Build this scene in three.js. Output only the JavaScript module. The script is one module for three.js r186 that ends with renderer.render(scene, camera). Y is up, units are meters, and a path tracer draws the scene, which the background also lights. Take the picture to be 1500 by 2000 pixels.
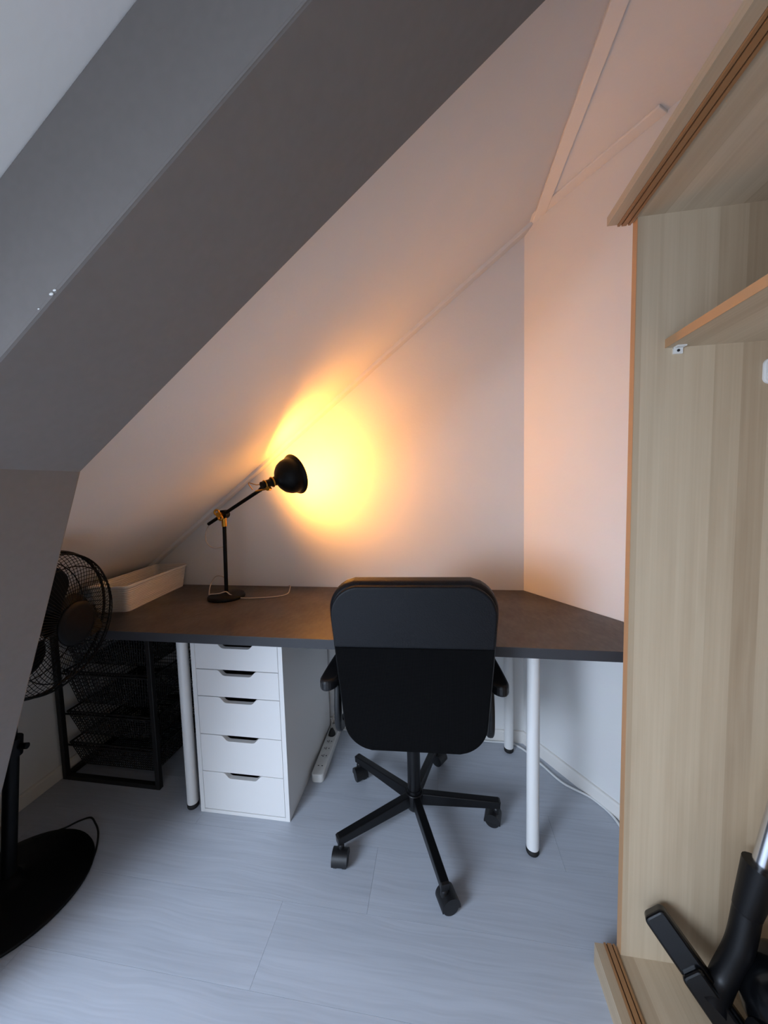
import * as THREE from 'three';
import { RoundedBoxGeometry } from 'three/addons/geometries/RoundedBoxGeometry.js';
import { mergeGeometries } from 'three/addons/utils/BufferGeometryUtils.js';
import { RectAreaLightUniformsLib } from 'three/addons/lights/RectAreaLightUniformsLib.js';

// ---------------------------------------------------------------- camera, light, exposure
const scene = new THREE.Scene();
const camera = new THREE.PerspectiveCamera(2 * Math.atan(1000 / 702.87) * 180 / Math.PI, 0.75, 0.02, 60);
camera.position.set(-0.3751, 1.2264, 1.6957);
camera.rotation.set(-0.0729, 0.1542, -0.0267, 'YXZ');
scene.add(camera);
const renderer = new THREE.WebGLRenderer({ antialias: true });
renderer.toneMapping = THREE.LinearToneMapping;
renderer.toneMappingExposure = 1.0;
renderer.shadowMap.enabled = true;
RectAreaLightUniformsLib.init();
scene.background = new THREE.Color().setRGB(0.62, 0.76, 1.0);

// roof pitch: y = S0 + K x is the underside of the sloped ceiling
const ALPHA = 37.45 * Math.PI / 180, CA = Math.cos(ALPHA), SA = Math.sin(ALPHA), K = SA / CA, S0 = 2.290;
const YC = 2.306, XC = (YC - S0) / K, XR = 0.305;           // flat strip of ceiling between x = XC and XR
const KNEE = -2.02, BACKROOM = 3.5, XE = 0.575;
const PHI = 0.9608, WX = Math.cos(PHI), WZ = Math.sin(PHI); // direction of the slanting right wall
const slopeY = x => S0 + K * x;
// roof window in the slope behind the camera's left shoulder: the daylight
const WIN = { x0: -1.90, x1: -1.18, z0: 1.95, z1: 2.95 };
const daylight = new THREE.RectAreaLight(new THREE.Color().setRGB(0.67, 0.80, 1.0), 28, (WIN.x1 - WIN.x0) / CA - 0.1, WIN.z1 - WIN.z0 - 0.1);
{
  const xm = (WIN.x0 + WIN.x1) / 2, zm = (WIN.z0 + WIN.z1) / 2, o = 0.05;
  const px = xm - SA * o, py = slopeY(xm) + CA * o;
  daylight.position.set(px, py, zm);
  const n = new THREE.Vector3(SA, -CA, 0), u = new THREE.Vector3(CA, SA, 0), zc = n.clone().negate();
  const yv = new THREE.Vector3().crossVectors(zc, u);
  daylight.quaternion.setFromRotationMatrix(new THREE.Matrix4().makeBasis(u, yv, zc));
  scene.add(daylight);
}

// ---------------------------------------------------------------- helpers
let seed = 12345;
const rnd = () => { seed = (seed * 1664525 + 1013904223) >>> 0; return seed / 4294967296; };
const V = (x, y, z) => new THREE.Vector3(x, y, z);
const used = {};
function numbered(n) { used[n] = (used[n] || 0) + 1; return used[n] === 1 ? n : n + '_' + String(used[n] - 1).padStart(3, '0'); }
function thing(name, label, category, pos = [0, 0, 0], turn = 0, group) {
  const o = new THREE.Group(); o.name = numbered(name); o.position.set(...pos); o.rotation.y = turn;
  o.userData = { label, category }; if (group) o.userData.group = group; scene.add(o); return o;
}
function shade(o) { o.castShadow = true; o.receiveShadow = true; return o; }
function part(name, geo, mat, parent, label) {
  const g = Array.isArray(geo) ? merge(geo) : geo;
  const m = shade(new THREE.Mesh(g, mat)); m.name = name; if (label) m.userData.label = label;
  parent.add(m); return m;
}
function merge(list) {
  return mergeGeometries(list.map(g => { const h = g.index ? g.toNonIndexed() : g; for (const k of Object.keys(h.attributes)) if (!['position', 'normal', 'uv'].includes(k)) h.deleteAttribute(k); return h; }), false);
}
function struct(name, geo, mat, label, category) {
  const m = part(name, geo, mat, scene); m.userData = { kind: 'structure', label, category }; return m;
}
// uv in metres from the dominant axis; grain: axis the texture's v runs along
function metreUV(g0, grain = 'y') {
  const g = g0.index ? g0.toNonIndexed() : g0; const p = g.attributes.position, uv = new Float32Array(p.count * 2);
  const a = V(), b = V(), c = V(), n = V(); const ox = rnd() * 3, oy = rnd() * 3;
  for (let i = 0; i < p.count; i += 3) {
    a.fromBufferAttribute(p, i); b.fromBufferAttribute(p, i + 1); c.fromBufferAttribute(p, i + 2);
    n.crossVectors(b.clone().sub(a), c.clone().sub(a)); n.set(Math.abs(n.x), Math.abs(n.y), Math.abs(n.z));
    const dom = n.x >= n.y && n.x >= n.z ? 'x' : n.y >= n.z ? 'y' : 'z';
    let axes = ['x', 'y', 'z'].filter(k => k !== dom);
    let v = axes.includes(grain) ? grain : axes[1]; let u = axes.find(k => k !== v);
    [a, b, c].forEach((q, j) => { uv[(i + j) * 2] = q[u] + ox; uv[(i + j) * 2 + 1] = q[v] + oy; });
  }
  g.setAttribute('uv', new THREE.BufferAttribute(uv, 2)); return g;
}
const box = (w, h, d, x = 0, y = 0, z = 0) => new THREE.BoxGeometry(w, h, d).translate(x, y, z);
const rbox = (w, h, d, r, x = 0, y = 0, z = 0, s = 3) => new RoundedBoxGeometry(w, h, d, s, r).translate(x, y, z);
const span = (x0, x1, y0, y1, z0, z1, r = 0) => r ? rbox(x1 - x0, y1 - y0, z1 - z0, r, (x0 + x1) / 2, (y0 + y1) / 2, (z0 + z1) / 2, 2) : box(x1 - x0, y1 - y0, z1 - z0, (x0 + x1) / 2, (y0 + y1) / 2, (z0 + z1) / 2);
const cyl = (r, h, x = 0, y = 0, z = 0, seg = 24, r2 = r) => new THREE.CylinderGeometry(r2, r, h, seg).translate(x, y, z);
function rod(a, b, r, seg = 14, r2 = r) {
  const d = b.clone().sub(a), g = new THREE.CylinderGeometry(r2, r, d.length(), seg);
  g.applyQuaternion(new THREE.Quaternion().setFromUnitVectors(V(0, 1, 0), d.clone().normalize()));
  return g.translate((a.x + b.x) / 2, (a.y + b.y) / 2, (a.z + b.z) / 2);
}
function bar(a, b, w, h) { // square bar
  const d = b.clone().sub(a), g = new THREE.BoxGeometry(w, d.length(), h);
  g.applyQuaternion(new THREE.Quaternion().setFromUnitVectors(V(0, 1, 0), d.clone().normalize()));
  return g.translate((a.x + b.x) / 2, (a.y + b.y) / 2, (a.z + b.z) / 2);
}
const tube = (pts, r, n = 60, seg = 8) => new THREE.TubeGeometry(new THREE.CatmullRomCurve3(pts.map(p => V(...p))), n, r, seg, false);
const lathe = (pts, seg = 40) => new THREE.LatheGeometry(pts.map(p => new THREE.Vector2(p[0], p[1])), seg);
function orient(g, from, dir) { g.applyQuaternion(new THREE.Quaternion().setFromUnitVectors(V(0, 1, 0), dir.clone().normalize())); return g.translate(from.x, from.y, from.z); }
function roundRect(x0, y0, x1, y1, r) {
  const s = new THREE.Shape(); s.moveTo(x0 + r, y0); s.lineTo(x1 - r, y0); s.absarc(x1 - r, y0 + r, r, -Math.PI / 2, 0); s.lineTo(x1, y1 - r); s.absarc(x1 - r, y1 - r, r, 0, Math.PI / 2);
  s.lineTo(x0 + r, y1); s.absarc(x0 + r, y1 - r, r, Math.PI / 2, Math.PI); s.lineTo(x0, y0 + r); s.absarc(x0 + r, y0 + r, r, Math.PI, Math.PI * 1.5); return s;
}
const poly = pts => { const s = new THREE.Shape(); pts.forEach((p, i) => i ? s.lineTo(p[0], p[1]) : s.moveTo(p[0], p[1])); s.closePath(); return s; };
const ext = (s, d, bevel = 0, seg = 3, curve = 12) => new THREE.ExtrudeGeometry(s, { depth: d, bevelEnabled: bevel > 0, bevelSize: bevel, bevelThickness: bevel, bevelOffset: -bevel, bevelSegments: seg, curveSegments: curve });

// ---------------------------------------------------------------- textures
function lattice(n, s) { const r = new Float32Array(n * n); let q = s; for (let i = 0; i < n * n; i++) { q = (q * 1664525 + 1013904223) >>> 0; r[i] = q / 4294967296; } return r; }
const LAT = lattice(256, 77);
const wrap = (i, n) => ((i % n) + n) % n;
function vn(x, y, px, py) { // tiling value noise
  const xi = Math.floor(x), yi = Math.floor(y), fx = x - xi, fy = y - yi, sx = fx * fx * (3 - 2 * fx), sy = fy * fy * (3 - 2 * fy);
  const g = (i, j) => LAT[wrap(wrap(i, px) * 7 + 13, 256) + 256 * wrap(wrap(j, py) * 11 + wrap(i, px) * 3, 256)];
  return (g(xi, yi) * (1 - sx) + g(xi + 1, yi) * sx) * (1 - sy) + (g(xi, yi + 1) * (1 - sx) + g(xi + 1, yi + 1) * sx) * sy;
}
function fbm(u, v, fx, fy, oct = 4) { let s = 0, a = 0.5, t = 0; for (let o = 0; o < oct; o++) { s += a * vn(u * fx, v * fy, fx, fy); t += a; fx *= 2; fy *= 2; a *= 0.5; } return s / t; }
function tex(w, h, fn, color, mx, my) {
  const d = new Uint8Array(w * h * 4);
  for (let j = 0; j < h; j++) for (let i = 0; i < w; i++) { const c = fn((i + 0.5) / w, (j + 0.5) / h); const k = (j * w + i) * 4; for (let q = 0; q < 3; q++) d[k + q] = Math.max(0, Math.min(255, Math.round(255 * (Array.isArray(c) ? c[q] : c)))); d[k + 3] = 255; }
  const t = new THREE.DataTexture(d, w, h); t.wrapS = t.wrapT = THREE.RepeatWrapping; t.magFilter = THREE.LinearFilter; t.minFilter = THREE.LinearMipmapLinearFilter; t.generateMipmaps = true;
  if (color) t.colorSpace = THREE.SRGBColorSpace; t.repeat.set(1 / mx, 1 / my); t.needsUpdate = true; return t;
}
const mixc = (a, b, t) => a.map((v, i) => v + (b[i] - v) * t);
// laminate with printed staves, grain along v (0.9 m x 1.8 m)
const staves = []; { let u = 0; while (u < 1) { const w = 0.035 + rnd() * 0.05; staves.push([u, Math.min(1, u + w), rnd(), rnd()]); u += w; } }
const oakTex = tex(1024, 1024, (u, v) => {
  const s = staves.find(q => u >= q[0] && u < q[1]) || staves[0];
  const vv = (v + s[3]) % 1;
  const fine = fbm(u, vv, 256, 6, 2), mid = fbm(u + 0.03 * fbm(u, vv, 6, 6, 2), vv, 48, 3, 3), fl = Math.pow(fbm(u, vv, 24, 9, 3), 3);
  let t = 0.46 * s[2] + 0.17 * fine + 0.32 * mid + 0.25 * fl;
  return mixc([0.815, 0.74, 0.63], [0.665, 0.575, 0.465], Math.max(0, Math.min(1, t * 1.3 - 0.15)));
}, true, 0.9, 1.8);
// pale grey floor laminate, grain along u (1.3 m x 0.8 m)
const floorTex = tex(1024, 1024, (u, v) => {
  const w = 0.05 * fbm(u, v, 4, 6, 3), fine = fbm(u, v + w, 10, 200, 2), mid = fbm(u, v + w * 1.5, 4, 26, 4), cloud = fbm(u, v, 3, 4, 3);
  const ring = 0.5 + 0.5 * Math.sin((v + w * 2.2) * 6.283 * 22 + 5 * cloud * 2);
  let t = 0.36 * fine + 0.36 * mid + 0.26 * cloud + 0.02 * ring;
  return mixc([0.745, 0.765, 0.80], [0.66, 0.68, 0.715], Math.max(0, Math.min(1, t * 1.7 - 0.4)));
}, true, 1.3, 0.8);
// dark mottled table top
const slabTex = tex(512, 512, (u, v) => {
  const a = fbm(u, v, 5, 5, 5), b = fbm(u, v, 40, 90, 2), t = 0.65 * a + 0.35 * b;
  return mixc([0.20, 0.185, 0.175], [0.335, 0.31, 0.295], Math.max(0, Math.min(1, t * 1.8 - 0.4)));
}, true, 0.8, 0.8);
const slabRough = tex(256, 256, (u, v) => 0.36 + 0.2 * fbm(u, v, 8, 8, 4), false, 0.8, 0.8);
const plasterBump = tex(256, 256, (u, v) => 0.5 * fbm(u, v, 60, 60, 2) + 0.5 * fbm(u, v, 16, 16, 3), false, 0.4, 0.4);
const plasterTint = tex(256, 256, (u, v) => { const t = fbm(u, v, 4, 4, 4); return mixc([0.925, 0.92, 0.91], [0.89, 0.885, 0.875], t); }, true, 1.6, 1.6);
const paintTint = tex(256, 256, (u, v) => { const t = 0.5 * fbm(u, v, 5, 5, 4) + 0.5 * fbm(u, v, 90, 90, 1); return mixc([0.492, 0.470, 0.455], [0.466, 0.446, 0.431], t); }, true, 0.7, 0.7);
const boxGrain = tex(512, 256, (u, v) => { const w = 0.12 * fbm(u, v, 3, 3, 3); return 0.5 + 0.5 * Math.sin((v + w) * 6.283 * 16); }, false, 0.35, 0.12);
const weave = tex(128, 128, (u, v) => 0.5 + 0.25 * Math.sin(u * 6.283 * 32) + 0.25 * Math.sin(v * 6.283 * 32), false, 0.08, 0.08);
const leatherBump = tex(256, 256, (u, v) => fbm(u, v, 64, 64, 3), false, 0.12, 0.12);

// ---------------------------------------------------------------- materials
const std = o => new THREE.MeshStandardMaterial(o), phy = o => new THREE.MeshPhysicalMaterial(o);
const M = {
  plaster: std({ map: plasterTint, roughness: 0.92, bumpMap: plasterBump, bumpScale: 0.0004 }),
  trim: std({ color: 0xece8e2, roughness: 0.55 }),
  greyPaint: std({ map: paintTint, roughness: 0.85, bumpMap: plasterBump, bumpScale: 0.0004 }),
  floor: std({ map: floorTex, roughness: 0.48 }),
  subfloor: std({ color: 0x6c6862, roughness: 0.9 }),
  oak: std({ map: oakTex, roughness: 0.5 }),
  oakEdge: std({ color: 0xbb9067, roughness: 0.55 }),
  track: std({ color: 0x9c7048, roughness: 0.5 }),
  trackDark: std({ color: 0x4f2f1c, roughness: 0.6 }),
  slab: std({ map: slabTex, roughnessMap: slabRough, roughness: 1 }),
  slabEdge: std({ color: 0x3a3a3d, roughness: 0.6 }),
  whiteSteel: std({ color: 0xeae9e6, roughness: 0.35 }),
  rubber: std({ color: 0x141414, roughness: 0.7 }),
  whiteBoard: std({ color: 0xeceae7, roughness: 0.45 }),
  drawerInside: std({ color: 0x8c8880, roughness: 0.8 }),
  blackPlastic: std({ color: 0x121214, roughness: 0.45 }),
  blackSteel: std({ color: 0x0d0d0f, roughness: 0.38, metalness: 0.2 }),
  leather: phy({ color: 0x0d0f13, roughness: 0.5, specularIntensity: 0.5, bumpMap: leatherBump, bumpScale: 0.0006 }),
  fabric: phy({ color: 0x060607, roughness: 0.95, specularIntensity: 0.25, bumpMap: weave, bumpScale: 0.0006 }),
  brass: std({ color: 0xc9923c, roughness: 0.28, metalness: 1 }),
  lampBlack: phy({ color: 0x070606, roughness: 0.5, specularIntensity: 0.35 }),
  lampInner: std({ color: 0xe9e4da, roughness: 0.6 }),
  cordGrey: std({ color: 0xb9afa4, roughness: 0.8 }),
  cordWhite: std({ color: 0xe4e4e2, roughness: 0.5 }),
  whitePlastic: std({ color: 0xe6e4df, roughness: 0.4 }),
  boxPlastic: std({ color: 0xe9e3da, roughness: 0.5, bumpMap: boxGrain, bumpScale: 0.0014 }),
  rackBlack: std({ color: 0x171514, roughness: 0.5 }),
  meshGrey: std({ color: 0x1d1b1a, roughness: 0.6 }),
  vacBlack: phy({ color: 0x08090b, roughness: 0.2, specularIntensity: 0.7 }),
  vacGrey: phy({ color: 0x0b0b0d, roughness: 0.42, specularIntensity: 0.5 }),
  chrome: std({ color: 0xd6d8dc, roughness: 0.22, metalness: 1 }),
  glass: phy({ color: 0xffffff, transmission: 1, thickness: 0, roughness: 0.02, ior: 1.5 }),
  fanBlack: phy({ color: 0x060607, roughness: 0.5, specularIntensity: 0.35 }),
  hole: std({ color: 0x1a1a1a, roughness: 0.8 }),
  chip: std({ color: 0xe6e6e2, roughness: 0.8 }),
};

// ---------------------------------------------------------------- the room
{ // floor: laminate planks on a base
  const f = new THREE.Group(); f.name = 'floor'; f.userData = { kind: 'structure', label: 'pale grey wood-look laminate plank floor', category: 'floor' }; scene.add(f);
  part('floor_base', span(KNEE - 0.15, 1.0, -0.2, -0.011, -0.15, BACKROOM + 0.15), M.subfloor, f);
  const W = 0.193, L = 1.285, gap = 0.0005, variants = {};
  const uvs = g0 => { const g = g0.toNonIndexed(), p = g.attributes.position, uv = new Float32Array(p.count * 2), ox = rnd() * 5, oy = rnd() * 5; for (let i = 0; i < p.count; i++) { uv[i * 2] = p.getX(i) + ox; uv[i * 2 + 1] = p.getZ(i) + oy; } g.setAttribute('uv', new THREE.BufferAttribute(uv, 2)); return g; };
  for (let r = 0; r * W < BACKROOM; r++) {
    const z0 = r * W, z1 = Math.min(BACKROOM, z0 + W); let x = KNEE - [0.30, 0.95, 0.55, 1.15, 0.12, 0.78][r % 6];
    for (; x < XE; x += L) {
      const a = Math.max(KNEE, x), b = Math.min(XE, x + L); if (b - a < 0.02) continue;
      const w = b - a - gap, d = z1 - z0 - gap, key = w > L - 0.01 && d > W - 0.01 ? 'full' + Math.floor(rnd() * 6) : r + ':' + x;
      const g = variants[key] || (variants[key] = uvs(new THREE.BoxGeometry(w, 0.012, d)));
      part('plank', g, M.floor, f).position.set((a + b) / 2, -0.006, (z0 + z1) / 2);
    }
  }
}
// back wall: triangle under the slope, plus the strip up to the flat ceiling
struct('wall_back', metreUV(ext(poly([[KNEE - 0.12, 0], [0.12, 0], [0.12, YC + 0.05], [XC, YC + 0.05], [XC, YC + 0.02], [KNEE - 0.12, slopeY(KNEE - 0.12) + 0.02]]), 0.12).translate(0, 0, -0.12)), M.plaster, 'white plastered end wall behind the desk under the slope', 'wall');
{ // slanting right wall, extruded outwards from its plane
  const len = XE / WX, g = ext(poly([[-0.0, 0], [len, 0], [len, 2.62], [-0.0, 2.36]]), 0.1);
  g.applyMatrix4(new THREE.Matrix4().makeBasis(V(WX, 0, WZ), V(0, 1, 0), V(-WZ, 0, WX)));
  const m = struct('wall_right', metreUV(g.translate(WZ * 0.1, 0, -WX * 0.1)), M.plaster, 'white slanting wall running from the corner to the wardrobe', 'wall');
}
struct('wall_right_front', metreUV(span(XE, XE + 0.12, 0, 2.65, XE / WX * WZ, BACKROOM)), M.plaster, 'white wall behind the wardrobe', 'wall');
struct('wall_left', metreUV(span(KNEE - 0.12, KNEE, 0, slopeY(KNEE) + 0.005, 0, BACKROOM)), M.plaster, 'low white knee wall under the slope on the left', 'wall');
struct('wall_front', metreUV(ext(poly([[KNEE - 0.12, 0], [XE + 0.12, 0], [XE + 0.12, 2.7], [KNEE - 0.12, 2.7]]), 0.12).translate(0, 0, BACKROOM)), M.plaster, 'white wall behind the camera', 'wall');
{ // sloped ceiling with the roof-window opening
  const u = x => (x - XC) / CA;
  const s = poly([[u(KNEE - 0.15), 0.12], [u(KNEE - 0.15), -BACKROOM - 0.12], [0, -BACKROOM - 0.12], [0, 0.12]]);
  const hole = new THREE.Path(); [[WIN.x0, WIN.z0], [WIN.x1, WIN.z0], [WIN.x1, WIN.z1], [WIN.x0, WIN.z1]].forEach(([x, z], i) => i ? hole.lineTo(u(x), -z) : hole.moveTo(u(x), -z)); hole.closePath(); s.holes.push(hole);
  const g = ext(s, 0.16); const mt = new THREE.Matrix4().makeBasis(V(CA, SA, 0), V(0, 0, -1), V(-SA, CA, 0)); mt.setPosition(XC, YC, 0); g.applyMatrix4(mt);
  struct('ceiling', metreUV(g, 'z'), M.plaster, 'white sloped attic ceiling falling to the left', 'ceiling');
  struct('ceiling_001', metreUV(span(XC - 0.08, XR + 0.05, YC, YC + 0.16, -0.12, BACKROOM + 0.12), 'z'), M.plaster, 'narrow flat strip of ceiling at the top of the slope', 'ceiling');
  const g2 = ext(poly([[0, 0.12], [0, -BACKROOM - 0.12], [0.6, -BACKROOM - 0.12], [0.6, 0.12]]), 0.16); mt.setPosition(XR, YC, 0); g2.applyMatrix4(mt);
  struct('ceiling_002', metreUV(g2, 'z'), M.plaster, 'white ceiling rising again above the wardrobe', 'ceiling');
  // window: frame and pane
  const w = new THREE.Group(); w.name = 'window_1'; w.userData = { kind: 'structure', label: 'roof window in the slope behind the camera', category: 'window' }; scene.add(w);
  const P = (x, z, o) => V(x - SA * o, slopeY(x) + CA * o, z);
  const fr = (a, b) => { const d = b.clone().sub(a), g = new THREE.BoxGeometry(d.length(), 0.05, 0.05); g.applyMatrix4(new THREE.Matrix4().makeBasis(d.clone().normalize(), new THREE.Vector3().crossVectors(V(-SA, CA, 0), d).normalize(), V(-SA, CA, 0))); return g.translate((a.x + b.x) / 2, (a.y + b.y) / 2, (a.z + b.z) / 2); };
  const e = 0.025, o = 0.11, xs = [WIN.x0 + e * CA, WIN.x1 - e * CA], zs = [WIN.z0 + e, WIN.z1 - e];
  part('window_frame', [fr(P(WIN.x0, zs[0], o), P(WIN.x1, zs[0], o)), fr(P(WIN.x0, zs[1], o), P(WIN.x1, zs[1], o)), fr(P(xs[0], WIN.z0, o), P(xs[0], WIN.z1, o)), fr(P(xs[1], WIN.z0, o), P(xs[1], WIN.z1, o))], M.trim, w);
  const pane = new THREE.PlaneGeometry((WIN.x1 - WIN.x0) / CA, WIN.z1 - WIN.z0); const c = P((WIN.x0 + WIN.x1) / 2, (WIN.z0 + WIN.z1) / 2, o);
  const pm = new THREE.Matrix4().makeBasis(V(CA, SA, 0), V(0, 0, -1), V(-SA, CA, 0)); pm.setPosition(c); pane.applyMatrix4(pm);
  part('pane', pane, M.glass, w);
}
{ // grey painted truss: rafter along the slope and leaning post down to the floor
  const off = 0.151 / CA, ux = x => slopeY(x) - off, kx = -1.083;
  const s = poly([[(YC + off - S0) / K, YC], [kx, ux(kx)], [-1.583, 0], [KNEE, 0], [KNEE, slopeY(KNEE)], [XC, YC]]);
  const t = struct('roof_truss', metreUV(ext(s, 0.231, 0.004, 2).translate(0, 0, 1.0755)), M.greyPaint, 'grey painted roof truss with slanting rafter and leaning post', 'roof beam');
  const chips = [[-0.832, 0.0024], [-0.827, 0.0019], [-0.852, 0.0012]];
  for (const [x, r] of chips) part('paint_chip', new THREE.SphereGeometry(r, 8, 6).scale(1.4, 0.7, 0.25).translate(x, ux(x) + 0.004, 1.3105), M.chip, t);
}
{ // trims and baseboards
  const u0 = (KNEE - XC) / CA, g = ext(roundRect(u0, -0.044, -0.006, -0.0, 0.003), 0.011, 0.003, 2).translate(0, 0, -0.011); const mt = new THREE.Matrix4().makeBasis(V(CA, SA, 0), V(0, 0, -1), V(-SA, CA, 0)); mt.setPosition(XC, YC, 0.0); g.applyMatrix4(mt);
  struct('trim_1', metreUV(g, 'x'), M.trim, 'flat white moulding on the slope along the end wall', 'trim');
  struct('trim_2', metreUV(span(XC, XC + 0.042, YC - 0.011, YC, 0.03, BACKROOM, 0.003), 'z'), M.trim, 'white moulding along the crease of the slope', 'trim');
  const len = XR / WX - 0.0; const g3 = rbox(len, 0.008, 0.042, 0.002, len / 2, YC - 0.004, 0.021); g3.applyMatrix4(new THREE.Matrix4().makeBasis(V(WX, 0, WZ), V(0, 1, 0), V(-WZ, 0, WX)));
  struct('trim_3', metreUV(g3, 'x'), M.trim, 'white moulding along the top of the slanting wall', 'trim');
  const H = 0.056, prof = poly([[0, 0], [0.012, 0], [0.012, H - 0.008], [0.008, H - 0.001], [0.004, H], [0, H]]);
  const run = (len, mat) => { const q = ext(prof, len); q.applyMatrix4(mat); if (mat.determinant() < 0) flip(q); return metreUV(q); };
  // extrude axis = local z; local x = out from wall
  const B = (x, y, z, p) => { const m4 = new THREE.Matrix4().makeBasis(x, y, z); m4.setPosition(p); return m4; };
  struct('baseboard_back', run(2.02, B(V(0, 0, 1), V(0, 1, 0), V(-1, 0, 0), V(0, 0, 0))), M.trim, 'white baseboard along the end wall', 'baseboard');
  struct('baseboard_right', run(1.0, B(V(-WZ, 0, WX), V(0, 1, 0), V(WX, 0, WZ), V(0, 0, 0))), M.trim, 'white baseboard along the slanting right wall', 'baseboard');
  struct('baseboard_left', run(BACKROOM, B(V(1, 0, 0), V(0, 1, 0), V(0, 0, -1), V(KNEE, 0, BACKROOM))), M.trim, 'white baseboard along the low left wall', 'baseboard');
}

// ---------------------------------------------------------------- desk
const TOP = 0.732, LEG = 0.70, DEPTH = 0.602;
{
  const t = thing('desk', 'dark brown desk on round white legs, cut to fit the slanting wall', 'desk', [-1, 0, 0.3]);
  const dx = 1, dz = -0.3; t.updateMatrix();
  const e = 0.004, xr0 = (0.004) / WZ, xr = z => z * WX / WZ - e / WZ;
  const s = poly([[-1.9, -e], [xr(e), -e], [xr(DEPTH), -DEPTH], [-1.9, -DEPTH]]);
  const top = ext(s, TOP - LEG - 0.0015, 0).rotateX(-Math.PI / 2).translate(dx, LEG, dz);
  const tt = part('tabletop', metreUV(top, 'x'), M.slabEdge, t);
  const lam = ext(s, 0.0015, 0).rotateX(-Math.PI / 2).translate(dx, TOP - 0.0015, dz);
  part('laminate_surface', metreUV(lam, 'x'), M.slab, tt, 'brown mottled laminate surface');
  for (const [x, z] of [[-0.0875, 0.528], [-0.0794, 0.066], [-1.3433, 0.511], [-1.46, 0.05]]) {
    const l = part('leg', [cyl(0.02, LEG - 0.022, x + dx, 0.019 + (LEG - 0.022) / 2, z + dz), cyl(0.035, 0.003, x + dx, LEG - 0.0015, z + dz)], M.whiteSteel, t);
    part('foot', lathe([[0, 0], [0.019, 0], [0.0208, 0.004], [0.0208, 0.019], [0, 0.0195]], 24).translate(x + dx, 0, z + dz), M.rubber, l, 'black foot cap');
  }
}
// ---------------------------------------------------------------- drawer unit
{
  const x0 = -1.297, x1 = x0 + 0.36, zf = 0.529, zb = 0.012 + 0.0, h = 0.697, cx = (x0 + x1) / 2, cz = (zf + zb) / 2;
  const t = thing('drawer_unit', 'white five-drawer unit with cut-out grips under the desk', 'drawer unit', [cx, 0, cz]);
  const b = (a, c, d, e, f, g, r = 0.001) => span(a - cx, c - cx, d, e, f - cz, g - cz, r), w = 0.017;
  part('side_panel', b(x0, x0 + w, 0, h, zb + 0.02, zf), M.whiteBoard, t); part('side_panel', b(x1 - w, x1, 0, h, zb + 0.02, zf), M.whiteBoard, t);
  part('base_panel', b(x0 + w, x1 - w, 0.0, 0.0135, zb + 0.02, zf), M.whiteBoard, t); part('top_panel', b(x0 + w, x1 - w, h - 0.018, h, zb + 0.02, zf), M.whiteBoard, t);
  part('back_panel', b(x0 + w, x1 - w, 0.0135, h - 0.018, zb + 0.02, zb + 0.026), M.whiteBoard, t);
  const ys = [0.0155, 0.1675, 0.315, 0.464, 0.568, 0.672], g = 0.0012;
  for (let i = 0; i < 5; i++) {
    const a = x0 + w + g - cx, c = x1 - w - g - cx, y0 = ys[i] + g, y1 = ys[i + 1] - g, m = 0, nw = 0.074, nb = 0.052, nd = 0.021;
    const s = new THREE.Shape(); s.moveTo(a, y0); s.lineTo(c, y0); s.lineTo(c, y1); s.lineTo(m + nw + 0.006, y1);
    s.quadraticCurveTo(m + nw, y1, m + nw - 0.005, y1 - 0.005); s.lineTo(m + nb + 0.005, y1 - nd + 0.004); s.quadraticCurveTo(m + nb, y1 - nd, m + nb - 0.008, y1 - nd);
    s.lineTo(m - nb + 0.008, y1 - nd); s.quadraticCurveTo(m - nb, y1 - nd, m - nb - 0.005, y1 - nd + 0.004); s.lineTo(m - nw + 0.005, y1 - 0.005); s.quadraticCurveTo(m - nw, y1, m - nw - 0.006, y1); s.lineTo(a, y1); s.closePath();
    const fg = ext(s, 0.0165, 0.0006, 1, 6).translate(0, 0, zf - cz - 0.0172);
    const d = part('drawer', fg, M.whiteBoard, t);
    const by1 = y1 - nd - 0.012, bz0 = zb + 0.05 - cz, bz1 = zf - cz - 0.019;
    part('drawer_box', [span(a + 0.008, c - 0.008, y0 + 0.01, y0 + 0.016, bz0, bz1), span(a + 0.008, a + 0.016, y0 + 0.016, by1, bz0, bz1), span(c - 0.016, c - 0.008, y0 + 0.016, by1, bz0, bz1), span(a + 0.016, c - 0.016, y0 + 0.016, by1, bz0, bz0 + 0.008)], M.drawerInside, d);
  }
}
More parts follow.
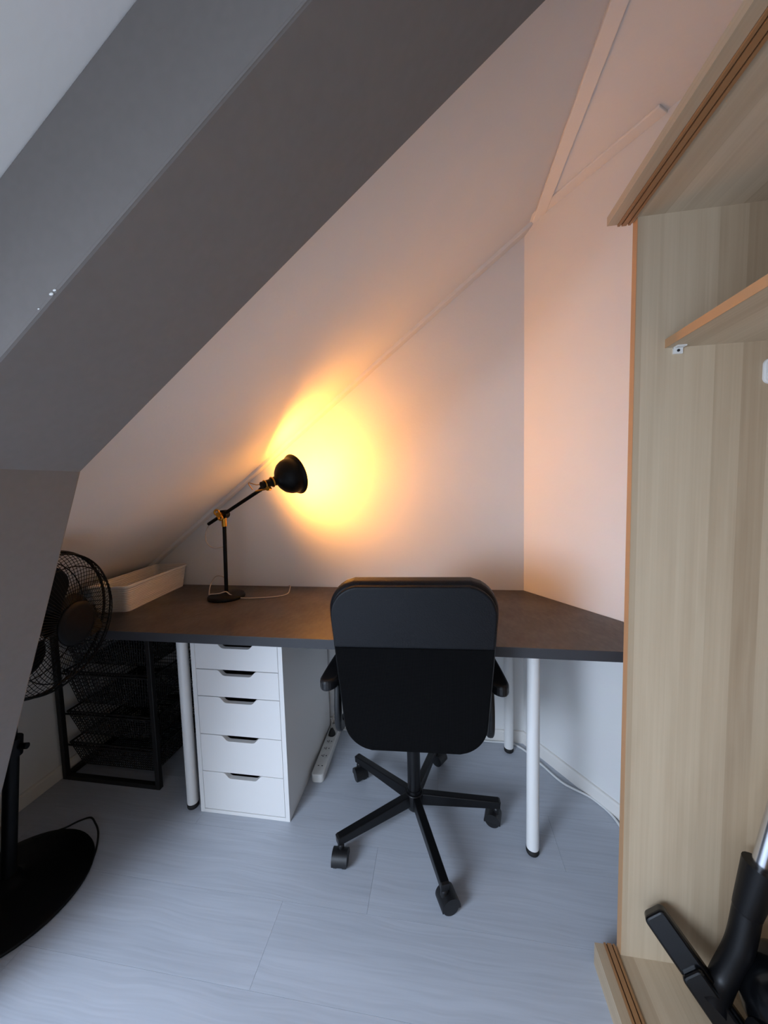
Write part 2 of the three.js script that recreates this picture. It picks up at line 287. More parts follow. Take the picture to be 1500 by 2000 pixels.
// ---------------------------------------------------------------- office chair
{
  const t = thing('office_chair', 'black swivel office chair with leather-topped back and armrests at the desk', 'chair', [-0.483, 0, 0.457], 0.05);
  // star base
  const hubTop = 0.112;
  part('hub', lathe([[0, 0.045], [0.022, 0.045], [0.026, 0.05], [0.031, 0.07], [0.033, 0.108], [0.028, hubTop], [0, hubTop]], 28), M.blackSteel, t);
  part('column', [cyl(0.0235, 0.24, 0, 0.23, 0), cyl(0.026, 0.012, 0, 0.116, 0), cyl(0.018, 0.1, 0, 0.38, 0)], M.blackSteel, t);
  const offs = -2.7 * Math.PI / 180 + 0.05;
  for (let k = 0; k < 5; k++) {
    const a = offs + k * Math.PI * 2 / 5, dir = V(Math.cos(a), 0, Math.sin(a)), R = 0.292;
    // arm: a steel channel that tapers a little towards its end
    const s = poly([[0.02, 0.066], [R + 0.012, 0.07], [R + 0.014, 0.093], [R + 0.008, 0.096], [0.05, 0.108], [0.02, 0.109]]);
    const g = ext(s, 0.02, 0.003, 2).translate(0, 0, -0.01); g.rotateY(-a);
    part('base_arm', g, M.blackSteel, t);
    // caster under the end of the arm
    const c = dir.clone().multiplyScalar(R), ca = a + [0.3, 1.5, 2.2, 0.4, -1.25][k];
    const cd = V(Math.cos(ca), 0, Math.sin(ca)), cp = V(-cd.z, 0, cd.x);
    const stem = cyl(0.0055, 0.035, c.x, 0.07, c.z, 12);
    const hood = new THREE.CylinderGeometry(0.0285, 0.0285, 0.05, 22, 1, false, -Math.PI * 0.05, Math.PI * 1.12).rotateZ(Math.PI / 2);
    const ctr = c.clone().addScaledVector(cd, -0.012).setY(0.0255);
    const mt = new THREE.Matrix4().makeBasis(cp, V(0, 1, 0), cd.clone().negate()); mt.setPosition(ctr);
    const cs = part('caster', [stem, new THREE.CapsuleGeometry(0.011, 0.014, 4, 10).translate(c.x, 0.052, c.z), hood.applyMatrix4(mt)], M.blackPlastic, t);
    for (const sgn of [-1, 1]) {
      const wg = lathe([[0, -0.009], [0.021, -0.009], [0.0255, -0.0045], [0.0255, 0.006], [0.022, 0.009], [0, 0.009]], 26).rotateZ(Math.PI / 2).translate(sgn * 0.0145, 0, 0);
      part('wheel', wg.applyMatrix4(mt), M.blackPlastic, cs);
    }
  }
  // seat
  part('seat_plate', [rbox(0.2, 0.02, 0.24, 0.006, 0, 0.412, 0), rod(V(0.08, 0.40, 0), V(0.21, 0.395, -0.02), 0.005)], M.blackSteel, t);
  part('seat', ext(roundRect(-0.205, -0.185, 0.205, 0.235, 0.09), 0.03, 0.024, 4).rotateX(-Math.PI / 2).translate(0, 0.447, -0.012), M.leather, t);
  // backrest: padded cushion with a leather upper band and a fabric lower panel on its rear
  const rest = new THREE.Group(); rest.name = 'backrest'; rest.position.set(0.015, 0.44, 0.205); rest.rotation.x = 0.085; t.add(rest);
  const HB = 0.527;
  const half = y => { const f = y / HB; return 0.208 + 0.028 * Math.min(1, f / 0.8) - 0.004 * Math.max(0, f - 0.8); };
  const outline = (ins, ya, yb) => { // right side up, then left side down, rounded corners
    const P = []; const N = 60, rt = 0.085, rb = 0.085;
    for (let i = 0; i <= N; i++) {
      const y = ya + (yb - ya) * i / N; let w = half(y) - ins; const dt = HB - ins - y, db = y - ins;
      if (dt < rt) w -= rt - Math.sqrt(Math.max(0, rt * rt - (rt - dt) * (rt - dt)));
      if (db < rb) w -= rb - Math.sqrt(Math.max(0, rb * rb - (rb - db) * (rb - db)));
      P.push([w, y]);
    }
    const s = new THREE.Shape(); P.forEach((p, i) => i ? s.lineTo(...p) : s.moveTo(...p)); for (let i = P.length - 1; i >= 0; i--) s.lineTo(-P[i][0], P[i][1]); s.closePath(); return s;
  };
  part('cushion', ext(outline(0.0, 0.001, HB - 0.001), 0.02, 0.022, 5).translate(0, 0, -0.012), M.leather, rest);
  const seam = 0.338;
  part('leather_band', ext(outline(0.008, seam, HB - 0.009), 0.022, 0.006, 3).translate(0, 0, 0.014), M.leather, rest, 'smooth dark leather upper rear band');
  part('fabric_panel', ext(outline(0.008, 0.009, seam - 0.001), 0.02, 0.004, 2).translate(0, 0, 0.014), M.fabric, rest, 'matt black fabric lower rear panel');
  part('back_bracket', [rbox(0.07, 0.16, 0.012, 0.004, 0, 0.03, -0.04), rbox(0.07, 0.012, 0.16, 0.004, 0, -0.035, -0.115)], M.blackSteel, rest);
  // armrests
  for (const s of [-1, 1]) {
    const ar = new THREE.Group(); ar.name = 'armrest'; t.add(ar);
    const x = s * 0.252 + (s < 0 ? -0.0 : 0.014);
    const padS = new THREE.Shape(); padS.moveTo(-0.03, 0.12); padS.bezierCurveTo(-0.032, 0.19, 0.026, 0.205, 0.03, 0.155); padS.bezierCurveTo(0.028, 0.06, 0.018, -0.06, 0.012, -0.115); padS.bezierCurveTo(0.005, -0.135, -0.016, -0.135, -0.018, -0.115); padS.closePath();
    const pad = ext(padS, 0.016, 0.01, 4).rotateX(Math.PI / 2).scale(s, 1, 1); if (s < 0) flip(pad);
    part('arm_pad', pad.translate(x, 0.622, 0.02), M.blackPlastic, ar);
    const px = x - s * 0.02;
    part('arm_support', [bandAlong([[px, 0.592, -0.1], [px, 0.50, -0.09], [px - s * 0.006, 0.44, -0.05], [px - s * 0.006, 0.432, 0.05], [px, 0.452, 0.145], [px, 0.52, 0.162], [px, 0.596, 0.15]], 0.02, 0.036), bar(V(px - s * 0.006, 0.434, 0.0), V(s * 0.1, 0.418, 0.0), 0.05, 0.012)], M.blackPlastic, ar);
  }
}
function flip(g) { const i = g.index; if (i) { const a = i.array; for (let k = 0; k < a.length; k += 3) { const q = a[k]; a[k] = a[k + 1]; a[k + 1] = q; } } else for (const n of Object.keys(g.attributes)) { const at = g.attributes[n], s = at.itemSize, a = at.array; for (let k = 0; k < at.count; k += 3) for (let j = 0; j < s; j++) { const q = a[k * s + j]; a[k * s + j] = a[(k + 1) * s + j]; a[(k + 1) * s + j] = q; } } }
function bandAlong(pts, w, d) { // rounded strap swept in a plane of constant x
  const c = new THREE.CatmullRomCurve3(pts.map(p => V(...p)), false, 'catmullrom', 0.4);
  const g = new THREE.TubeGeometry(c, 48, 0.5, 12, false); const P = g.attributes.position, N = 48, S = 12;
  for (let i = 0; i <= N; i++) { const q = c.getPointAt(i / N), tg = c.getTangentAt(i / N), up = V(-0, tg.z, -tg.y).normalize();
    for (let j = 0; j <= S; j++) { const a = j / S * Math.PI * 2, k = i * (S + 1) + j, cc = Math.cos(a), ss = Math.sin(a), e = v => Math.sign(v) * Math.pow(Math.abs(v), 0.5); P.setXYZ(k, q.x + e(cc) * w / 2, q.y + up.y * e(ss) * d / 2, q.z + up.z * e(ss) * d / 2); } }
  g.computeVertexNormals(); return g;
}
// ---------------------------------------------------------------- desk lamp
{
  const bx = -1.352, bz = 0.2, t = thing('desk_lamp', 'black and brass work lamp lit against the wall', 'lamp', [bx, TOP, bz]);
  const L = (x, y, z) => V(x - bx, y - TOP, z - bz);
  part('base', lathe([[0, 0], [0.079, 0], [0.081, 0.004], [0.08, 0.012], [0.074, 0.017], [0.03, 0.021], [0.014, 0.023], [0, 0.023]], 48), M.lampBlack, t);
  const J = L(-1.342, 1.1165, 0.2), tail = L(-1.448, 1.069, 0.16), neckA = L(-1.1147, 1.222, 0.287);
  part('post', rod(V(0, 0.02, 0), V(J.x, J.y - 0.03, J.z), 0.0085), M.lampBlack, t);
  part('post_collar', rod(V(J.x, J.y - 0.055, J.z), V(J.x, J.y - 0.012, J.z), 0.0115), M.brass, t, 'brass collar');
  part('arm', rod(tail, neckA, 0.0078), M.lampBlack, t);
  const jn = part('joint', [rod(V(J.x, J.y, J.z - 0.018), V(J.x, J.y, J.z + 0.014), 0.02, 24)], M.lampBlack, t);
  part('wing_screw', [rod(V(J.x - 0.005, J.y, J.z + 0.012), V(J.x - 0.005, J.y, J.z + 0.034), 0.0125, 20), new THREE.TorusGeometry(0.011, 0.0045, 10, 20).translate(J.x - 0.014, J.y + 0.011, J.z + 0.03), new THREE.TorusGeometry(0.009, 0.0045, 10, 20).translate(J.x + 0.002, J.y - 0.014, J.z + 0.03)], M.brass, jn, 'brass wing screw');
  const axis = V(0.558, 0.283, -0.785).normalize(), N = L(-1.0568, 1.2526, 0.30);
  const at = d => N.clone().addScaledVector(axis, d);
  part('socket', [rod(at(-0.045), at(0.006), 0.0155, 22), rod(neckA.clone(), at(-0.03), 0.009)], M.lampBlack, t);
  const hb = part('hinge', [orient(new THREE.TorusGeometry(0.019, 0.0035, 10, 28).rotateX(Math.PI / 2), at(0.004), axis), orient(new THREE.TorusGeometry(0.0165, 0.0025, 10, 28).rotateX(Math.PI / 2), at(-0.03), axis), rod(neckA.clone().add(V(-0.012, -0.004, 0.012)), at(-0.012).add(V(0.002, -0.022, 0.012)), 0.004), rod(at(-0.012).add(V(0.004, -0.022, 0.002)), at(-0.012).add(V(0.004, -0.022, 0.022)), 0.009)], M.brass, t, 'brass hinge fittings');
  part('hinge_spring', tube([neckA.clone().add(V(-0.028, 0.002, 0.01)), neckA.clone().add(V(-0.045, 0.03, 0.01)), neckA.clone().add(V(-0.005, 0.022, 0.012)), at(-0.03).add(V(0, 0.012, 0.01))].map(p => p.toArray()), 0.0018, 40, 6), M.brass, hb);
  const outer = [[0.018, -0.004], [0.02, 0.0], [0.0205, 0.022], [0.024, 0.03], [0.036, 0.040], [0.054, 0.052], [0.07, 0.068], [0.080, 0.088], [0.084, 0.106], [0.0845, 0.114], [0.087, 0.119], [0.092, 0.126], [0.0955, 0.132], [0.0965, 0.1335]].map(([r, y]) => [r * 0.915, y * 0.885]);
  const sh = part('shade', orient(lathe(outer, 64), N, axis), M.lampBlack, t);
  part('shade_lining', orient(lathe([...outer.map(([r, y]) => [Math.max(0.001, r - 0.0018), y]).reverse(), [0.001, -0.002]], 64), N, axis), M.lampInner, sh, 'pale inside of the shade');
  const bp = at(0.090);
  const bulb = part('bulb', new THREE.SphereGeometry(0.026, 24, 16).translate(bp.x, bp.y, bp.z), std({ color: 0xfff1d8, emissive: new THREE.Color().setRGB(1, 0.5, 0.13), emissiveIntensity: 6, roughness: 0.5 }), t);
  const pl = new THREE.PointLight(new THREE.Color().setRGB(1, 0.40, 0.06), 1.1, 0, 2); pl.position.copy(bp); pl.castShadow = true; pl.shadow.radius = 1.9; t.add(pl);
  // textile cord: loop from the arm's end into the post, then out over the desk and down behind it
  const c = part('cord', tube([tail.clone().add(V(0.004, 0.0, 0)), L(-1.462, 1.03, 0.165), L(-1.45, 0.985, 0.18), L(-1.4, 0.962, 0.2), L(-1.352, 0.968, 0.205)].map(p => p.toArray()), 0.0022, 60), M.cordGrey, t, 'pale textile cord');
  part('cord_loop', tube([L(-1.352, 0.79, 0.19), L(-1.385, 0.815, 0.16), L(-1.45, 0.81, 0.13), L(-1.47, 0.775, 0.14), L(-1.44, 0.745, 0.2), L(-1.405, 0.757, 0.235), L(-1.37, 0.758, 0.225), L(-1.345, 0.763, 0.214), L(-1.318, 0.752, 0.222), L(-1.275, 0.737, 0.215), L(-1.19, 0.735, 0.205), L(-1.11, 0.735, 0.175), L(-1.085, 0.735, 0.14), L(-1.105, 0.737, 0.06), L(-1.125, 0.7365, 0.012), L(-1.132, 0.7365, 0.006)].map(p => p.toArray()), 0.0026, 160), M.cordGrey, c);
}
// ---------------------------------------------------------------- storage box on the desk
{
  const t = thing('storage_box', 'long open white plastic storage box with wood-grain sides on the desk', 'box', [-1.755, TOP, 0.225], 0.12);
  const H = 0.111, bw = 0.142, bl = 0.40, tw = 0.172, tl = 0.43;
  const ring = (w, l, y, r) => { const o = []; [[1, 1], [-1, 1], [-1, -1], [1, -1]].forEach(([sx, sz], q) => { for (let i = 0; i <= 6; i++) { const a = (q + i / 6) * Math.PI / 2; o.push([sx * (w / 2 - r) + r * Math.cos(a), y, sz * (l / 2 - r) + r * Math.sin(a)]); } }); return o; };
  const loft = rings => { const pos = [], uv = [], n = rings[0].length; for (let i = 0; i + 1 < rings.length; i++) { let d = 0; for (let j = 0; j < n; j++) { const k = (j + 1) % n, a = rings[i][j], b = rings[i][k], c = rings[i + 1][k], e = rings[i + 1][j]; const sl = Math.hypot(a[0] - b[0], a[2] - b[2]); const q = [[a, d], [e, d], [c, d + sl], [a, d], [c, d + sl], [b, d + sl]]; q.forEach(([p, u]) => { pos.push(...p); uv.push(u, p[1]); }); d += sl; } } const g = new THREE.BufferGeometry(); g.setAttribute('position', new THREE.Float32BufferAttribute(pos, 3)); g.setAttribute('uv', new THREE.Float32BufferAttribute(uv, 2)); g.computeVertexNormals(); return g; };
  const th = 0.003, R = 0.02;
  part('side_wall', [loft([ring(bw, bl, 0, R), ring(tw, tl, H, R)]), loft([ring(tw - 2 * th, tl - 2 * th, H, R - th), ring(bw - 2 * th, bl - 2 * th, 0.003, R - th)])], M.boxPlastic, t);
  part('bottom', ext(roundRect(-bw / 2 + 0.001, -bl / 2 + 0.001, bw / 2 - 0.001, bl / 2 - 0.001, R), 0.004).rotateX(-Math.PI / 2), M.whitePlastic, t);
  part('rim', [loft([ring(tw - 2 * th, tl - 2 * th, H - 0.001, R - th), ring(tw + 0.002, tl + 0.002, H + 0.002, R), ring(tw + 0.01, tl + 0.01, H, R + 0.004), ring(tw + 0.01, tl + 0.01, H - 0.006, R + 0.004), ring(tw, tl, H - 0.007, R)])], M.whitePlastic, t);
}
// ---------------------------------------------------------------- basket rack under the desk
{
  const x0 = -2.0, x1 = -1.531, z0 = 0.03, z1 = 0.463, h = 0.685, b = 0.02, cx = (x0 + x1) / 2, cz = (z0 + z1) / 2;
  const t = thing('basket_rack', 'black metal frame holding mesh baskets under the desk by the low wall', 'rack', [cx, 0, cz]);
  const sp = (a, c, d, e, f, g, r = 0.002) => span(a - cx, c - cx, d, e, f - cz, g - cz, r);
  for (const z of [z0, z1 - b]) {
    const f = part('end_frame', [sp(x0, x0 + b, 0, h, z, z + b), sp(x1 - b, x1, 0, h, z, z + b), sp(x0 + b, x1 - b, 0, b, z, z + b), sp(x0 + b, x1 - b, h - b, h, z, z + b)], M.rackBlack, t);
  }
  for (const x of [x0, x1 - b]) part('cross_bar', sp(x, x + b, h - b, h, z0 + b, z1 - b), M.rackBlack, t);
  part('cross_bar', sp(x0, x0 + b, 0, b, z0 + b, z1 - b), M.rackBlack, t);
  const rims = [[0.150, 0.112], [0.290, 0.112], [0.470, 0.15], [0.64, 0.14]];
  const words = ['lowest black mesh basket, just above the floor in the rack', 'second black mesh basket from the floor in the rack', 'third black mesh basket from the floor in the rack', 'topmost black mesh basket in the rack, under the tabletop'];
  rims.forEach(([y, d], i) => {
    for (const z of [z0 + b, z1 - b - 0.006]) part('runner', sp(x0 - 0.006, x1 - 0.004, y - 0.011, y - 0.005, z, z + 0.006, 0.001), M.rackBlack, t);
    const k = thing('mesh_basket', words[i], 'basket', [cx, y - d, cz], 0, 'mesh baskets in the rack');
    const L = 0.43, Wd = 0.375, l = 0.36, wd = 0.33, G = [];
    const c = (u, v, f) => V((l + (L - l) * f) / 2 * u, d * f, (wd + (Wd - wd) * f) / 2 * v);
    const wire = (p, q, r = 0.0016) => G.push(rod(p, q, r, 4));
    const N = 34, Mv = 28, Hn = 9;
    for (let a = 0; a <= N; a++) { const u = -1 + 2 * a / N; for (const v of [-1, 1]) wire(c(u, v, 0), c(u, v, 1)); wire(c(u, -1, 0), c(u, 1, 0)); }
    for (let a = 0; a <= Mv; a++) { const v = -1 + 2 * a / Mv; for (const u of [-1, 1]) wire(c(u, v, 0), c(u, v, 1)); wire(c(-1, v, 0), c(1, v, 0)); }
    for (let a = 0; a < Hn; a++) { const f = a / Hn; for (const s of [-1, 1]) { wire(c(-1, s, f), c(1, s, f)); wire(c(s, -1, f), c(s, 1, f)); } }
    part('mesh', G, M.meshGrey, k);
    const r = 0.0042; part('rim', [rod(c(-1, -1, 1), c(1, -1, 1), r), rod(c(-1, 1, 1), c(1, 1, 1), r), rod(c(-1, -1, 1), c(-1, 1, 1), r), rod(c(1, -1, 1), c(1, 1, 1), r)], M.rackBlack, k);
  });
}
// ---------------------------------------------------------------- pedestal fan
const FANCORD = [[-0.1, 0.03, -0.14], [-0.075, 0.006, -0.19], [-0.052, 0.004, -0.212], [-0.029, 0.004, -0.24], [0.0, 0.004, -0.258], [0.042, 0.004, -0.24], [0.083, 0.004, -0.213], [0.126, 0.004, -0.169], [0.152, 0.004, -0.134], [0.172, 0.004, -0.095], [0.19, 0.004, -0.065]];
{
  const bx = -1.70, bz = 0.868, t = thing('pedestal_fan', 'black pedestal fan half hidden behind the grey post', 'fan', [bx, 0, bz]);
  const L = (x, y, z) => V(x - bx, y, z - bz);
  part('base', lathe([[0, 0], [0.2, 0], [0.205, 0.006], [0.202, 0.014], [0.16, 0.026], [0.06, 0.042], [0.035, 0.052], [0.026, 0.07], [0, 0.07]], 56), M.fanBlack, t);
  const C = L(-1.555, 0.841, 0.797), ax = V(0.986, -0.068, -0.153).normalize(), back = C.clone().addScaledVector(ax, -0.105);
  const p0 = V(0, 0.05, 0), p1 = p0.clone().lerp(back, 0.6), p2 = back.clone().add(V(-0.004, -0.03, 0));
  part('lower_tube', rod(p0, p0.clone().lerp(p2, 0.52), 0.0185, 20), M.fanBlack, t);
  part('height_clamp', [rod(p0.clone().lerp(p2, 0.5), p0.clone().lerp(p2, 0.57), 0.026, 20), rod(p0.clone().lerp(p2, 0.535), p0.clone().lerp(p2, 0.535).add(V(0.045, 0, -0.01)), 0.009)], M.fanBlack, t);
  part('upper_tube', rod(p0.clone().lerp(p2, 0.5), p2, 0.0125, 18), M.fanBlack, t);
  part('motor', orient(lathe([[0, -0.185], [0.035, -0.183], [0.055, -0.165], [0.062, -0.12], [0.06, -0.06], [0.03, -0.05], [0.008, -0.045], [0.008, 0.03], [0, 0.03]], 32), C, ax), M.fanBlack, t);
  // guard
  const q = new THREE.Quaternion().setFromUnitVectors(V(0, 1, 0), ax.clone()); const W = (r, y, a) => V(r * Math.cos(a), y, r * Math.sin(a)).applyQuaternion(q).add(C);
  const profF = [[0.062, 0.085], [0.116, 0.08], [0.17, 0.064], [0.202, 0.036], [0.211, 0.012]], profB = [[0.062, -0.072], [0.125, -0.066], [0.18, -0.046], [0.204, -0.02], [0.211, -0.004]];
  const wires = prof => { const G = []; for (let k = 0; k < 84; k++) { const a = k / 84 * Math.PI * 2; G.push(new THREE.TubeGeometry(new THREE.CatmullRomCurve3(prof.map(([r, y], i) => W(r, y, a + 0.0 * i))), 8, 0.0011, 4, false)); } for (const [r, y] of [prof[0], prof[2]]) G.push(orient(new THREE.TorusGeometry(r, 0.0018, 6, 60).rotateX(Math.PI / 2).translate(0, y, 0), C, ax)); return G; };
  part('front_guard', wires(profF), M.fanBlack, t); part('rear_guard', wires(profB), M.fanBlack, t);
  part('guard_rim', [orient(new THREE.TorusGeometry(0.212, 0.0045, 8, 72).rotateX(Math.PI / 2).translate(0, 0.004, 0), C, ax), orient(new THREE.TorusGeometry(0.206, 0.0028, 8, 72).rotateX(Math.PI / 2).translate(0, 0.03, 0), C, ax)], M.fanBlack, t);
  part('badge', orient(lathe([[0, 0.094], [0.05, 0.094], [0.064, 0.09], [0.068, 0.084], [0.064, 0.08], [0, 0.08]], 36), C, ax), M.fanBlack, t);
  part('blade_hub', orient(lathe([[0, 0.05], [0.022, 0.046], [0.033, 0.03], [0.035, -0.02], [0, -0.02]], 28), C, ax), M.fanBlack, t);
  for (let k = 0; k < 3; k++) {
    const pos = [], idx = [], NR = 8, NA = 8, a0 = k * Math.PI * 2 / 3 + 0.35;
    for (let i = 0; i <= NR; i++) for (let j = 0; j <= NA; j++) { const f = i / NR, r = 0.03 + 0.145 * f, half = 0.25 + 0.42 * Math.sin(Math.PI * Math.min(1, f * 0.85 + 0.1)); const s = -1 + 2 * j / NA; const a = a0 + s * half * (1 - 0.35 * Math.pow(f, 6)) + 0.25 * f; const p = W(r, 0.012 + s * 0.028, a); pos.push(p.x, p.y, p.z); }
    for (let i = 0; i < NR; i++) for (let j = 0; j < NA; j++) { const a = i * (NA + 1) + j, b = a + NA + 1; idx.push(a, b, a + 1, b, b + 1, a + 1); }
    const g = new THREE.BufferGeometry(); g.setAttribute('position', new THREE.Float32BufferAttribute(pos, 3)); g.setIndex(idx); g.computeVertexNormals(); g.setAttribute('uv', new THREE.Float32BufferAttribute(new Float32Array(pos.length / 3 * 2), 2));
    part('blade', g, phy({ color: 0x0a0a0b, roughness: 0.5, specularIntensity: 0.35, side: THREE.DoubleSide }), t);
  }
  part('cord', tube(FANCORD, 0.003, 80), M.rubber, t);
}
// ---------------------------------------------------------------- power strip and plug
{
  const t = thing('power_strip', 'white power strip lying on the floor beside the drawer unit', 'power strip', [-0.902, 0, 0.185], 0.035);
  const h = 0.036, w = 0.052, l = 0.325;
  part('body', ext(roundRect(-w / 2, -l / 2, w / 2, l / 2, 0.015), h - 0.008, 0.004, 3).rotateX(-Math.PI / 2).translate(0, 0.004, 0), M.whitePlastic, t);
  for (let k = 0; k < 4; k++) {
    const z = 0.055 - k * 0.045;
    const s = part('socket', lathe([[0.0205, 0], [0.0195, 0.0016], [0.0175, 0.0012], [0.017, -0.001], [0, -0.001]], 28).translate(0, h, z), M.whitePlastic, t);
    for (const a of [-1, 1]) part('pin_hole', cyl(0.0028, 0.001, a * 0.0095, h - 0.0002, z, 12), M.hole, s);
    part('shutter', [box(0.0035, 0.0014, 0.014, -0.002, h, z), box(0.006, 0.0014, 0.003, -0.004, h, z + 0.006)], M.drawerInside, s);
  }
  for (const a of [-1, 1]) part('charging_port', box(0.006, 0.001, 0.004, a * 0.008, h, 0.113), M.hole, t, 'small dark port');
  const L = ([x, y, z]) => { const q = V(x + 0.902, y, z - 0.185).applyAxisAngle(V(0, 1, 0), -0.035); return [q.x, q.y, q.z]; };
  part('cord', tube([[-0.907, 0.02, 0.024], [-0.89, 0.006, 0.0185], [-0.8, 0.0045, 0.019], [-0.5, 0.0045, 0.02], [-0.148, 0.0045, 0.021], [-0.06, 0.0045, 0.024], [-0.02, 0.0045, 0.05], [0.04, 0.0045, 0.135], [0.102, 0.0045, 0.231], [0.145, 0.0045, 0.262], [0.18, 0.0045, 0.285], [0.215, 0.0045, 0.33], [0.231, 0.0045, 0.365], [0.238, 0.0045, 0.41], [0.25, 0.0045, 0.5], [0.29, 0.0045, 0.58]].map(L), 0.0042, 200), M.cordWhite, t, 'white flex along the baseboards');
  const p = thing('power_plug', 'black power plug pushed into the white power strip', 'plug', [-0.905, h, 0.105]);
  part('plug_body', lathe([[0, 0.0012], [0.0165, 0.0012], [0.0172, 0.006], [0.015, 0.013], [0.009, 0.026], [0.006, 0.034], [0, 0.035]], 26), M.rubber, p);
  part('flex', tube([[0, 0.034, 0], [-0.001, 0.055, -0.008], [0.006, 0.085, -0.03], [0.018, 0.1, -0.05], [0.022, 0.07, -0.075], [0.01, 0.03, -0.092], [0.006, 0.012, -0.088]], 0.0026, 50), M.cordGrey, p, 'grey flex');
}
// ---------------------------------------------------------------- wardrobe
const FX = 0.047, WZ0 = 0.818, WB = 0.06, WT = 1.778;
{
  const x0 = FX, x1 = 0.55, z1 = 2.55, th = 0.018, cx = (x0 + x1) / 2, cz = (WZ0 + z1) / 2;
  const t = thing('wardrobe', 'open oak-laminate wardrobe with sliding-door tracks and one shelf', 'wardrobe', [cx, 0, cz]);
  const sp = (a, c, d, e, f, g, grain = 'y') => metreUV(span(a - cx, c - cx, d, e, f - cz, g - cz), grain);
  const edge = (a, c, d, e, f, g) => span(a - cx, c - cx, d, e, f - cz, g - cz);
  const side = (z, lab) => { const s = part('side_panel', sp(x0 + 0.0012, x1, 0, WT, z - th, z), M.oak, t); part('edge_band', edge(x0, x0 + 0.0012, 0, WT, z - th, z), M.oakEdge, s); };
  side(WZ0); side(z1 + th); side(1.62 + th);
  part('back_panel', sp(x1 - 0.006, x1, WB, WT, WZ0, 1.62), M.oak, t); part('back_panel', sp(x1 - 0.006, x1, WB, WT, 1.62 + th, z1), M.oak, t);
  const fx = -0.005;
  const top = part('top_panel', sp(fx, x1, WT, WT + th, WZ0 - th, z1 + th, 'z'), M.oak, t);
  // door tracks: strip with two grooves, above and below
  const strip = (y, up, parent) => {
    const s = up ? 1 : -1, yy = (a, b) => up ? [y + a, y + b] : [y - b, y - a];
    const tr = part('door_track', [edge(0.016, 0.021, ...yy(0, 0.004), WZ0 - th, z1 + th), edge(0.024, 0.034, ...yy(0, 0.004), WZ0 - th, z1 + th), edge(0.037, 0.042, ...yy(0, 0.004), WZ0 - th, z1 + th)], M.track, parent, 'brown double door track');
    part('track_bed', edge(0.016, 0.042, ...yy(0, 0.0006), WZ0 - th, z1 + th), M.trackDark, tr);
  };
  strip(WT, false, top);
  const bot = part('bottom_panel', [sp(x0, x1, WB - th, WB, WZ0, 1.62, 'z'), sp(x0, x1, WB - th, WB, 1.62 + th, z1, 'z')], M.oak, t);
  const pl = part('plinth', [sp(fx, x0, 0, WB, WZ0 - th, z1 + th, 'z')], M.oak, t);
  strip(WB, true, pl);
  const shf = part('shelf', sp(0.1065 + 0.0012, x1 - 0.006, 1.504, 1.522, WZ0, 1.62, 'z'), M.oak, t); part('edge_band', edge(0.1065, 0.1065 + 0.0012, 1.504, 1.522, WZ0, 1.62), M.oakEdge, shf);
  part('shelf_support', [edge(0.122, 0.14, 1.490, 1.503, WZ0, WZ0 + 0.003), edge(0.122, 0.14, 1.5015, 1.504, WZ0, WZ0 + 0.016)], M.whitePlastic, t, 'small white shelf support');
  part('support_screw', cyl(0.0028, 0.002, 0, 0, 0, 12).rotateX(Math.PI / 2).translate(0.131 - cx, 1.4965, WZ0 + 0.0035 - cz), M.hole, t);
  const br = part('rail_bracket', [ext(roundRect(-0.016, -0.026, 0.016, 0.026, 0.013), 0.004, 0.002, 2).translate(0.307 - cx, 1.442, WZ0 - cz + 0.0005), new THREE.TorusGeometry(0.0125, 0.003, 10, 28).translate(0.309 - cx, 1.438, WZ0 + 0.009 - cz)], M.whitePlastic, t, 'white clothes-rail bracket');
}
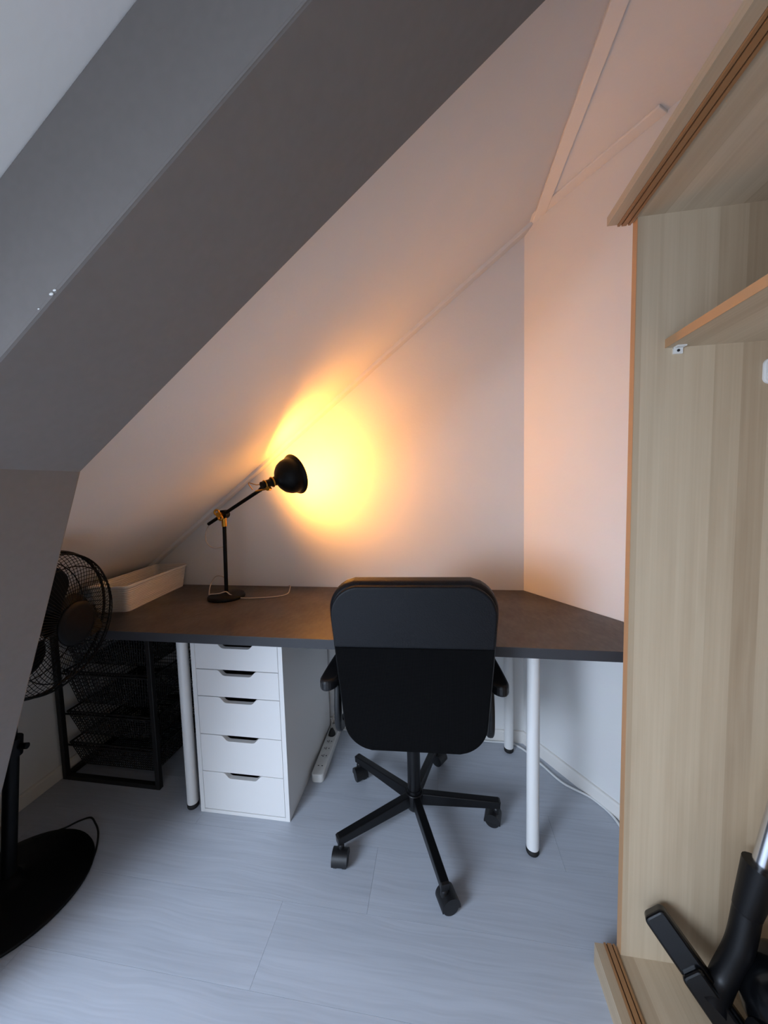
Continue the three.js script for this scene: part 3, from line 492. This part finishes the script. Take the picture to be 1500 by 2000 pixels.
// ---------------------------------------------------------------- vacuum cleaner inside the wardrobe
{
  const t = thing('vacuum_cleaner', 'black vacuum cleaner with floor nozzle leaning inside the wardrobe', 'vacuum cleaner', [0.34, WB, 1.02]);
  const L = (x, y, z) => V(x - 0.34, y - WB, z - 1.02);
  // floor nozzle standing on one end, leaning on the side panel
  const A = L(0.098, 0.226, 0.848), Bp = L(0.222, 0.078, 0.955), len = Bp.distanceTo(A);
  const ux = Bp.clone().sub(A).normalize(), nrm = L(-0.375, 1.2264, 1.6957).sub(A); nrm.addScaledVector(ux, -nrm.dot(ux)).normalize(); nrm.applyAxisAngle(ux, 0.25);
  const vy = new THREE.Vector3().crossVectors(nrm, ux).normalize();
  const mt = new THREE.Matrix4().makeBasis(ux, vy, nrm); mt.setPosition(A);
  const ns = roundRect(0, -0.026, len, 0.026, 0.012);
  part('nozzle', [ext(ns, 0.018, 0.006, 3).translate(0, 0, -0.012).applyMatrix4(mt), ext(roundRect(len * 0.42, -0.028, len * 0.98, 0.02, 0.012), 0.012, 0.006, 3).translate(0, 0, 0.006).applyMatrix4(mt)], M.vacBlack, t, 'glossy black floor nozzle');
  const n1 = L(0.205, 0.155, 0.905), n2 = L(0.238, 0.235, 0.90), n3 = L(0.258, 0.31, 0.89), n4 = L(0.284, 0.405, 0.885), n5 = L(0.43, 1.015, 0.849);
  part('nozzle_neck', [tube([L(0.17, 0.125, 0.93).toArray(), n1.toArray(), n2.toArray(), n3.toArray()], 0.024, 30, 16), rod(n3, n4, 0.025, 22, 0.032), new THREE.SphereGeometry(0.025, 20, 14).translate(n3.x, n3.y, n3.z)], M.vacGrey, t);
  part('tube', rod(n4.clone().lerp(n3, 0.3), n5, 0.0165, 24), M.chrome, t, 'shiny metal tube');
  part('handle_grip', [rod(n5.clone().lerp(n4, 0.04), n5.clone().add(V(0.012, 0.05, 0)), 0.021, 20), tube([n5.clone().add(V(0.01, 0.04, 0)), n5.clone().add(V(0.025, 0.09, 0.004)), n5.clone().add(V(0.03, 0.13, 0.04)), n5.clone().add(V(0.028, 0.14, 0.09))].map(p => p.toArray()), 0.018, 30, 14)], M.vacGrey, t);
  part('body', [new THREE.SphereGeometry(1, 36, 24).scale(0.088, 0.1, 0.105).translate(-0.03, 0.102, -0.068)], M.vacBlack, t);
  part('wheel', new THREE.CylinderGeometry(0.062, 0.062, 0.022, 32).rotateZ(Math.PI / 2).translate(-0.112, 0.0625, -0.01), M.vacGrey, t);
  part('wheel', new THREE.CylinderGeometry(0.062, 0.062, 0.022, 32).rotateZ(Math.PI / 2).translate(0.052, 0.0625, -0.01), M.vacGrey, t);
}
renderer.render(scene, camera);
